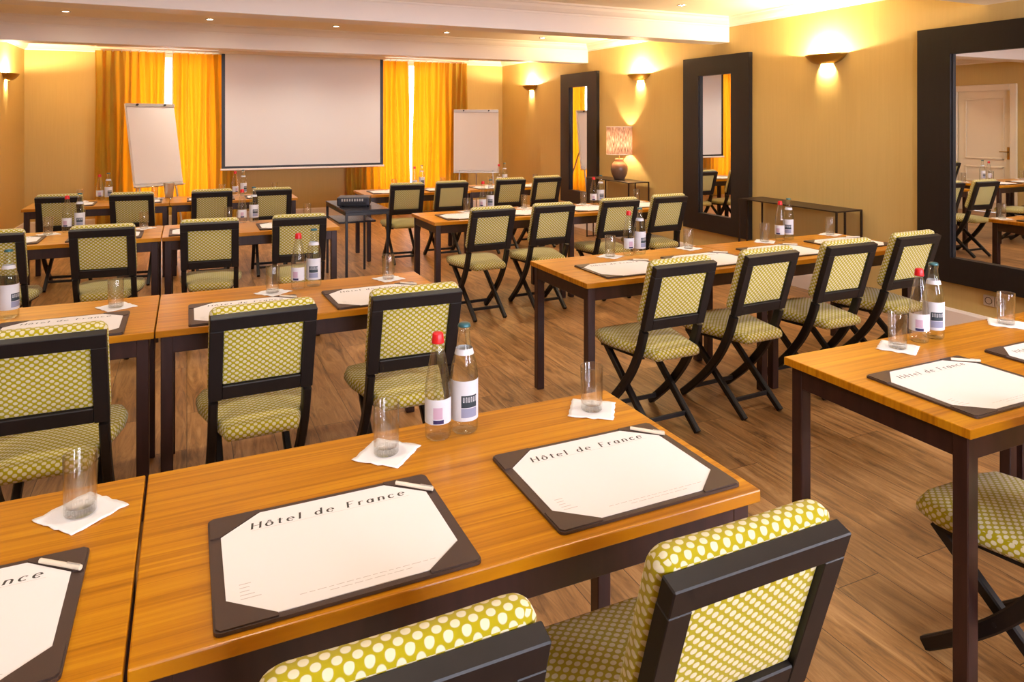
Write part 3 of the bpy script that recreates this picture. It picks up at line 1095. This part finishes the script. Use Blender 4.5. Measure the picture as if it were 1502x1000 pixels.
# ------------------------------------------------------------------ desk pads with paper
PW, PD = 0.466, 0.358
def make_pad():
    r = thing('desk_pad')               # origin: near left corner on the table
    MB().prism(round_rect(0, PW, 0, PD, 0.012), 'z', 0.0, 0.006).build('leather_base', M['leather'], r)
    cut = 0.078
    e = 0.022
    pts = [(e + cut, e * 0.6), (PW - e - cut, e * 0.6), (PW - e, e + cut * 0.72), (PW - e, PD - e - cut * 0.72), (PW - e - cut, PD - e * 0.6),
           (e + cut, PD - e * 0.6), (e, PD - e - cut * 0.72), (e, e + cut * 0.72)]
    p = MB().prism(pts, 'z', 0.0060, 0.0072).build('paper', M['paper'], r)
    x1 = 0.078
    for word in ('Hôtel', 'de', 'France'):
        t = MB()
        x1 = lettering(t, word, x1, PD - 0.072, 0.0224, 0.00735, track=0.30) + 0.85 * 0.0224
        t.build('printed_word', M['ink'], p, fix=False)
    x1 -= 0.85 * 0.0224
    MB().poly([(0.078, PD - 0.078, 0.0073), (x1, PD - 0.078, 0.0073), (x1, PD - 0.0772, 0.0073), (0.078, PD - 0.0772, 0.0073)], [[0, 1, 2, 3]]).build('heading_rule', M['faint'], p, fix=False)
    f = MB()
    for i, ln in enumerate((0.02, 0.017, 0.016, 0.024, 0.034)):
        y = 0.112 - 0.0105 * i
        f.poly([(0.045, y, 0.0073), (0.045 + ln, y, 0.0073), (0.045 + ln, y + 0.002, 0.0073), (0.045, y + 0.002, 0.0073)], [[0, 1, 2, 3]])
    f.build('address_lines', M['faint'], p, fix=False)
    f = MB()
    for y, a, b in ((0.042, 0.14, 0.385), (0.032, 0.19, 0.335)):
        xx = a
        while xx < b:
            w = random.uniform(0.008, 0.02)
            f.poly([(xx, y, 0.0073), (xx + w, y, 0.0073), (xx + w, y + 0.0017, 0.0073), (xx, y + 0.0017, 0.0073)], [[0, 1, 2, 3]])
            xx += w + 0.004
    f.build('footer_lines', M['faint'], p, fix=False)
    k = cut + e
    for cx, cy, sx, sy in ((0, 0, 1, 1), (PW, 0, -1, 1), (PW, PD, -1, -1), (0, PD, 1, -1)):
        q = [(cx + sx * 0.003, cy + sy * 0.010), (cx + sx * 0.010, cy + sy * 0.003), (cx + sx * k, cy + sy * 0.003), (cx + sx * k, cy + sy * 0.011), (cx + sx * 0.019, cy + sy * (k * 0.78)), (cx + sx * 0.003, cy + sy * (k * 0.78))]
        MB().prism(q, 'z', 0.0061, 0.0088).build('corner_pocket', M['leather'], r)
    return r


PAD = Proto(make_pad())
TZ = 0.7505
REL = {'L1': (0.121, 0.594 + 0.168), 'R1': (0.081, 0.70)}


def make_pen():
    r = thing('pen')
    MB().tube((-0.045, 0, 0.0045), (0.028, 0, 0.0045), 0.0045, 10).build('barrel', M['pen'], r)
    c = MB().tube((0.0285, 0, 0.0045), (0.045, 0, 0.0045), 0.0048, 10)
    c.build('cap', M['pen'], r)
    MB().box((0.015, -0.0015, 0.0093), (0.044, 0.0015, 0.0105)).build('clip', M['alu'], r)
    return r


PEN = Proto(make_pen())


def make_glass():
    prof = [(0.0, 0.0), (0.028, 0.0), (0.0305, 0.003), (0.031, 0.02), (0.0325, 0.124), (0.0318, 0.1255), (0.0308, 0.124), (0.0288, 0.022), (0.026, 0.016), (0.0, 0.015)]
    r = thing('drinking_glass')
    MB().lathe(prof, 32).build('tumbler', M['glass'], r)
    k = MB()
    for i in range(14):
        a = 2 * PI * i / 14
        k.tube((0.024 * math.cos(a), 0.024 * math.sin(a), 0.003), (0.025 * math.cos(a), 0.025 * math.sin(a), 0.013), 0.0035, 6)
    k.build('cut_base', M['glass'], r)
    return r


GLASS = Proto(make_glass())


def make_napkin():
    nn, s = 12, 0.0635
    vs_, fs = [], []
    rnd = random.Random(3)
    for j in range(nn + 1):
        for i in range(nn + 1):
            x, y = -s + 2 * s * i / nn, -s + 2 * s * j / nn
            d = max(abs(x), abs(y)) / s
            z = 0.0012 + 0.0025 * max(0, d - 0.72) / 0.28 * (0.5 + 0.5 * math.sin(9 * (x - y) / s))
            vs_.append((x + 0.0015 * math.sin(14 * y / s), y + 0.0015 * math.sin(11 * x / s), z))
    for j in range(nn):
        for i in range(nn):
            a = j * (nn + 1) + i
            fs.append([a, a + 1, a + nn + 2, a + nn + 1])
    N0 = len(vs_)
    vs_ += [(x, y, z - 0.0011) for x, y, z in vs_]
    fs += [[N0 + i for i in reversed(f)] for f in fs[:nn * nn]]
    rim = [i for i in range(nn + 1)] + [(nn + 1) * k + nn for k in range(1, nn + 1)] + [(nn + 1) * nn + i for i in range(nn - 1, -1, -1)] + [(nn + 1) * k for k in range(nn - 1, 0, -1)]
    for i in range(len(rim)):
        a, b = rim[i], rim[(i + 1) % len(rim)]
        fs.append([a, b, N0 + b, N0 + a])
    return MB().poly(vs_, fs, True).build('paper_napkin', M['napkin'])


NAP = Proto(make_napkin())


def label_band(r, z0, z1, a0, a1, n=20):
    m = MB().lathe([(r, z0), (r, z1)], n, a0=a0, a1=a1)
    return m


def make_red_bottle():
    r = thing('water_bottle')
    prof = [(0.0, 0.003), (0.02, 0.002), (0.030, 0.0), (0.0335, 0.006), (0.0345, 0.014), (0.0335, 0.026), (0.0345, 0.036), (0.0345, 0.104), (0.0335, 0.112), (0.0345, 0.118),
            (0.0338, 0.126), (0.0342, 0.132), (0.031, 0.152), (0.0255, 0.185), (0.0195, 0.218), (0.0145, 0.240), (0.0125, 0.248), (0.0125, 0.256), (0.0, 0.256)]
    MB().lathe(prof, 32).build('glass_body', M['bottle'], r)
    MB().lathe([(0.0, 0.274), (0.012, 0.274), (0.0142, 0.271), (0.0155, 0.258), (0.0165, 0.250), (0.0165, 0.247), (0.013, 0.247)], 20).build('cap', M['red'], r)
    lb = label_band(0.0349, 0.044, 0.108, -3.0, -0.2, 24).build('paper_label', M['label'], r)
    label_band(0.0352, 0.058, 0.088, -1.95, -1.25, 8).build('pink_print', M['labelpink'], lb)
    label_band(0.0354, 0.046, 0.056, -1.95, -1.15, 8).build('navy_print', M['navy'], lb)
    return r


def make_clear_bottle():
    r = thing('water_bottle')
    prof = [(0.0, 0.004), (0.022, 0.003), (0.032, 0.0), (0.036, 0.005), (0.037, 0.014), (0.037, 0.142), (0.0362, 0.148), (0.0368, 0.156), (0.0335, 0.178), (0.026, 0.205),
            (0.0185, 0.230), (0.0158, 0.248), (0.0152, 0.268), (0.0172, 0.270), (0.0172, 0.279), (0.0155, 0.280), (0.0, 0.280)]
    MB().lathe(prof, 32).build('glass_body', M['greenbottle'], r)
    MB().lathe([(0.0, 0.288), (0.012, 0.288), (0.0155, 0.286), (0.0178, 0.279), (0.0172, 0.278)], 20).build('cap', M['teal'], r)
    MB().lathe([(0.0262, 0.2065), (0.0222, 0.2215)], 28).build('neck_label', M['label'], r)
    lb = label_band(0.0374, 0.036, 0.142, -PI * 0.92, PI * 0.0, 20).build('paper_label', M['label'], r)
    label_band(0.0377, 0.072, 0.104, -1.75, -0.55, 10).build('dark_print', M['labeldark'], lb)
    label_band(0.0377, 0.046, 0.070, -1.75, -0.55, 10).build('blue_print', M['labelblue'], lb)
    w = MB()
    rr = 0.0380
    for k in range(6):      # light letter-like bars on the dark band
        a = -1.62 + k * 0.19
        for da in (0.0, 0.07):
            w.poly([(rr * math.cos(a + da), rr * math.sin(a + da), 0.086), (rr * math.cos(a + da + 0.03), rr * math.sin(a + da + 0.03), 0.086),
                    (rr * math.cos(a + da + 0.03), rr * math.sin(a + da + 0.03), 0.100), (rr * math.cos(a + da), rr * math.sin(a + da), 0.100)], [[0, 1, 2, 3]])
        zc = 0.0865 + 0.0115 * (k % 2)
        w.poly([(rr * math.cos(a), rr * math.sin(a), zc), (rr * math.cos(a + 0.1), rr * math.sin(a + 0.1), zc),
                (rr * math.cos(a + 0.1), rr * math.sin(a + 0.1), zc + 0.002), (rr * math.cos(a), rr * math.sin(a), zc + 0.002)], [[0, 1, 2, 3]])
    w.build('light_print', M['label'], lb)
    return r


RB, GB = Proto(make_red_bottle()), Proto(make_clear_bottle())

# pads: (row, list of (x, y) near-left corners), with rotation
PADS = {
    'L1': [(-0.636, 1.230, 0), (0.039, 1.228, 0), (0.680, 1.243, 0)],
    'L2': [(-0.690, 3.132, 0), (0.006, 3.132, 0), (0.603, 3.142, 2)],
    'L3': [(-1.385, 5.69, 0), (-0.76, 5.67, 0), (-0.12, 5.66, 0), (0.505, 5.69, 0)],
    'L4': [(-1.30, 8.03, 0), (-0.70, 8.03, 0), (0.0, 8.03, 0), (0.58, 8.03, 0)],
    'R1': [(1.998, 1.247, 0), (2.605, 1.247, 0)],
    'R2': [(2.01, 3.170, 0), (2.608, 3.170, 0), (3.225, 3.20, 0), (3.86, 3.235, 0)],
    'R3': [(1.985, 5.60, 0), (2.60, 5.60, 0), (3.26, 5.62, 0), (3.86, 5.64, 0)],
    'R4': [(1.93, 7.97, 0), (2.60, 7.97, 0), (3.23, 7.98, 0), (3.83, 7.99, 0)]}
for k, lst in PADS.items():
    for i, (x, y, deg) in enumerate(lst):
        a = math.radians(deg)
        ps = POS[len(lst)][i]
        PAD.at((x, y, TZ), a, 'brown leather desk pad with printed paper, %s on %s' % (ps, rowname(k)), 'desk pad', 'leather desk pads with hotel paper')
        if k in ('L1', 'L2', 'R1', 'R2') and (k, i) not in (('R1', 1), ('L2', 0)):
            px, py = PW - 0.042, PD - 0.055
            PEN.at((x + px * math.cos(a) - py * math.sin(a), y + px * math.sin(a) + py * math.cos(a), TZ + 0.0089), a - math.radians(38 + 4 * (i % 3)),
                   'pale pen lying across the pad corner, %s on %s' % (ps, rowname(k)), 'pen', 'pale pens on the desk pads')

GLS = {
    'L1': [(-0.203, 1.742, 42), (0.455, 1.737, 48), (1.060, 1.752, 55)],
    'L2': [(-0.286, 3.607, 30), (0.380, 3.598, 40), (0.966, 3.655, 20)],
    'L3': [(-0.922, 6.13, 25), (-0.300, 6.17, 40), (0.310, 6.22, 30), (0.935, 6.21, 40)],
    'L4': [(-1.00, 8.50, 20), (-0.31, 8.50, 35), (0.36, 8.53, 30), (0.92, 8.53, 40)],
    'R1': [(2.367, 1.762, 30), (3.050, 1.785, 35)],
    'R2': [(2.362, 3.690, 30), (2.975, 3.71, 15), (3.62, 3.70, 40), (4.28, 3.73, 20)],
    'R3': [(2.334, 6.06, 20), (2.93, 6.09, 35), (3.59, 6.10, 30), (4.24, 6.12, 10)],
    'R4': [(2.29, 8.40, 30), (2.92, 8.42, 20), (3.56, 8.42, 40), (4.22, 8.43, 30)]}
for k, lst in GLS.items():
    for i, (x, y, deg) in enumerate(lst):
        ps = POS[len(lst)][i]
        if k == 'L1':
            ps = ['left of the table seam', 'left of the bottles', 'right of the bottles'][i]
        NAP.at((x, y, TZ), math.radians(deg), 'white paper napkin under a tumbler, %s on %s' % (ps, rowname(k)), 'napkin', 'paper napkins under the tumblers')
        GLASS.at((x - 0.002, y, TZ + 0.0025), math.radians(deg), 'clear empty tumbler on a napkin, %s on %s' % (ps, rowname(k)), 'glass', 'tumblers on napkins')

BOT = {   # (red capped, teal capped) per table
    'L1': [None, ((0.601, 1.774), (0.679, 1.784))],
    'L2': [((-0.772, 3.60), (-0.686, 3.616)), ((0.504, 3.640), (0.584, 3.668))],
    'L3': [((-0.815, 6.21), (-0.735, 6.23)), ((0.412, 6.19), (0.505, 6.22))],
    'L4': [((-0.83, 8.54), (-0.75, 8.55)), ((0.49, 8.45), (0.575, 8.47))],
    'R1': [((2.515, 1.785), (2.609, 1.793)), None],
    'R2': [((2.495, 3.69), (2.585, 3.70)), ((3.76, 3.70), (3.86, 3.72))],
    'R3': [((2.50, 6.08), (2.585, 6.10)), ((3.70, 6.09), (3.795, 6.11))],
    'R4': [((2.55, 8.42), (2.645, 8.43)), ((3.69, 8.43), (3.775, 8.44))]}
for k, lst in BOT.items():
    for i, pr_ in enumerate(lst):
        if not pr_:
            continue
        where = '%s table of %s' % (('left', 'right')[i], rowname(k))
        a = math.atan2(-pr_[0][1], -pr_[0][0]) + 1.60 + (0 if k == 'L1' else math.radians(-25 + 25 * ((i + int(k[1])) % 3)))
        RB.at((pr_[0][0], pr_[0][1], TZ), a, 'clear water bottle with red cap on %s' % where, 'bottle', 'red capped water bottles')
        GB.at((pr_[1][0], pr_[1][1], TZ), a - 0.1, 'clear water bottle with teal crown cap on %s' % where, 'bottle', 'teal capped water bottles')

# steel cup near the flip chart
cup = thing('steel_cup', (-0.175, 8.555, TZ))
MB().lathe([(0.0, 0.0), (0.036, 0.0), (0.040, 0.004), (0.055, 0.158), (0.057, 0.160), (0.0525, 0.158), (0.038, 0.008), (0.0, 0.006)], 24).build('cup_body', M['alu'], cup)
MB().lathe([(0.0535, 0.157), (0.0585, 0.158), (0.0585, 0.165), (0.0535, 0.165)], 24).build('rolled_rim', M['alu'], cup)
tag(cup, 'shiny steel cup on the far table below the tilted flip chart', 'cup')


# ------------------------------------------------------------------ projector stand and projector
pt = thing('projector_table', (1.335, 6.60, 0), math.radians(1))
PX, PY, PZ = 0.42, 0.93, 0.75
MB().box((0, 0, PZ - 0.022), (PX, PY, PZ), 0.002).build('tabletop', M['shelf'], pt)
m = MB()
m.box((0.004, 0.004, PZ - 0.05), (PX - 0.004, 0.026, PZ - 0.0225), 0.001)
m.box((0.004, PY - 0.026, PZ - 0.05), (PX - 0.004, PY - 0.004, PZ - 0.0225), 0.001)
m.box((0.004, 0.026, PZ - 0.05), (0.026, PY - 0.026, PZ - 0.0225), 0.001)
m.box((PX - 0.026, 0.026, PZ - 0.05), (PX - 0.004, PY - 0.026, PZ - 0.0225), 0.001)
m.build('frame', M['black'], pt)
for x in (0.004, PX - 0.026):
    for y in (0.004, PY - 0.026):
        MB().box((x, y, 0), (x + 0.022, y + 0.022, PZ - 0.05), 0.001).build('leg', M['black'], pt)
MB().box((0.027, 0.40, 0.575), (PX - 0.027, PY - 0.004, 0.592), 0.001).build('lower_shelf', M['shelf'], pt)
tag(pt, 'narrow black metal table carrying the projector in the aisle', 'table')

pj = thing('projector', (1.50, 6.98, PZ + 0.0005), math.radians(-18))
MB().box((-0.155, -0.12, 0.008), (0.155, 0.12, 0.093), 0.014, seg=3).build('body', M['projector'], pj)
v = MB()
for i in range(9):
    v.box((-0.11 + i * 0.024, -0.1225, 0.055), (-0.096 + i * 0.024, -0.1195, 0.078))
v.build('connector_row', M['alu'], pj)
MB().box((-0.12, -0.1225, 0.024), (0.125, -0.1197, 0.046)).build('vent', M['black'], pj)
MB().tube((0.08, 0.118, 0.05), (0.08, 0.14, 0.05), 0.032, 20).build('lens', M['lens'], pj)
f = MB()
for x in (-0.12, 0.12):
    for y in (-0.09, 0.09):
        f.tube((x, y, 0), (x, y, 0.012), 0.012)
f.build('foot', M['black'], pj)
tag(pj, 'black projector on the narrow metal table facing the screen', 'projector')


# ------------------------------------------------------------------ consoles and lamp by the right wall
def console(y0, y1, lab):
    x0, x1, z = 4.975, XR - 0.022, 0.82
    r = thing('console_table', ((x0 + x1) / 2, (y0 + y1) / 2, 0))
    hx, hy = (x1 - x0) / 2, (y1 - y0) / 2
    MB().box((-hx, -hy, z - 0.012), (hx, hy, z), 0.001).build('tabletop', M['metal'], r)
    for y in (-hy, hy - 0.014):
        for x in (-hx, hx - 0.014, -hx + 0.10):
            MB().box((x, y, 0), (x + 0.014, y + 0.014, z - 0.012)).build('leg', M['metal'], r)
    for y in (-hy, hy - 0.014):
        MB().box((-hx + 0.014, y + 0.001, 0.004), (hx - 0.014, y + 0.013, 0.016)).build('floor_rail', M['metal'], r)
    return tag(r, lab, 'console table', 'thin metal console tables by the right wall')


console(4.27, 5.44, 'thin dark metal console table by right wall, empty, between two mirrors')
console(7.36, 8.38, 'thin dark metal console table carrying the pottery lamp')

tl = thing('table_lamp', (5.135, 7.81, 0.8205))
MB().lathe([(0.0, 0.0), (0.062, 0.0), (0.075, 0.02), (0.102, 0.08), (0.112, 0.13), (0.108, 0.175), (0.085, 0.215), (0.058, 0.242), (0.052, 0.252), (0.060, 0.268), (0.055, 0.272), (0.0, 0.272)], 32).build('pot', M['pot'], tl)
MB().tube((0, 0, 0.272), (0, 0, 0.44), 0.008).build('stem', M['bronze'], tl)
sh = MB()
nf = 64
vs_, fs = [], []
for k, z in enumerate((0.33, 0.69)):
    for i in range(nf):
        a = 2 * PI * i / nf
        rr = 0.165 + 0.003 * math.sin(16 * a)
        vs_.append((rr * math.cos(a), rr * math.sin(a), z))
for i in range(nf):
    j = (i + 1) % nf
    fs.append([i, j, nf + j, nf + i])
sh.poly(vs_, fs, True).build('lamp_shade', M['shade'], tl, fix=False)
rg = MB()
for z in (0.328, 0.685):
    rg.lathe([(0.160, z), (0.170, z), (0.170, z + 0.008), (0.160, z + 0.008), (0.160, z)], 40)
for k in range(3):
    a = 2 * PI * k / 3
    rg.tube((0.008 * math.cos(a), 0.008 * math.sin(a), 0.43), (0.162 * math.cos(a), 0.162 * math.sin(a), 0.685), 0.003, 6)
rg.build('shade_rings', M['white'], tl)
MB().lathe([(0.0, 0.44), (0.014, 0.445), (0.028, 0.475), (0.030, 0.495), (0.018, 0.52), (0.0, 0.527)], 16).build('bulb', M['lampbulb'], tl)
tag(tl, 'brown pottery table lamp with string shade on the far console', 'table lamp')

# wall sockets below the big mirror
so = []
for y in (3.226, 3.145):
    r = thing('wall_socket', (XR, y, 0.275), -PI / 2)
    MB().box((-0.038, -0.009, -0.038), (0.038, 0, 0.038), 0.003).build('cover_plate', M['socket'], r)
    MB().lathe([(0.026, -0.002), (0.026, 0.0), (0.022, 0.0005), (0.020, -0.006), (0.0, -0.006)], 20, Matrix.Translation((0, -0.0095, 0)) @ Matrix.Rotation(PI / 2, 4, 'X')).build('socket_well', M['metal'], r)
    so.append(r)
tag(so[0], 'grey wall socket under the nearest mirror, left one of two', 'socket', 'wall sockets')
tag(so[1], 'grey wall socket under the nearest mirror, right one of two', 'socket', 'wall sockets')
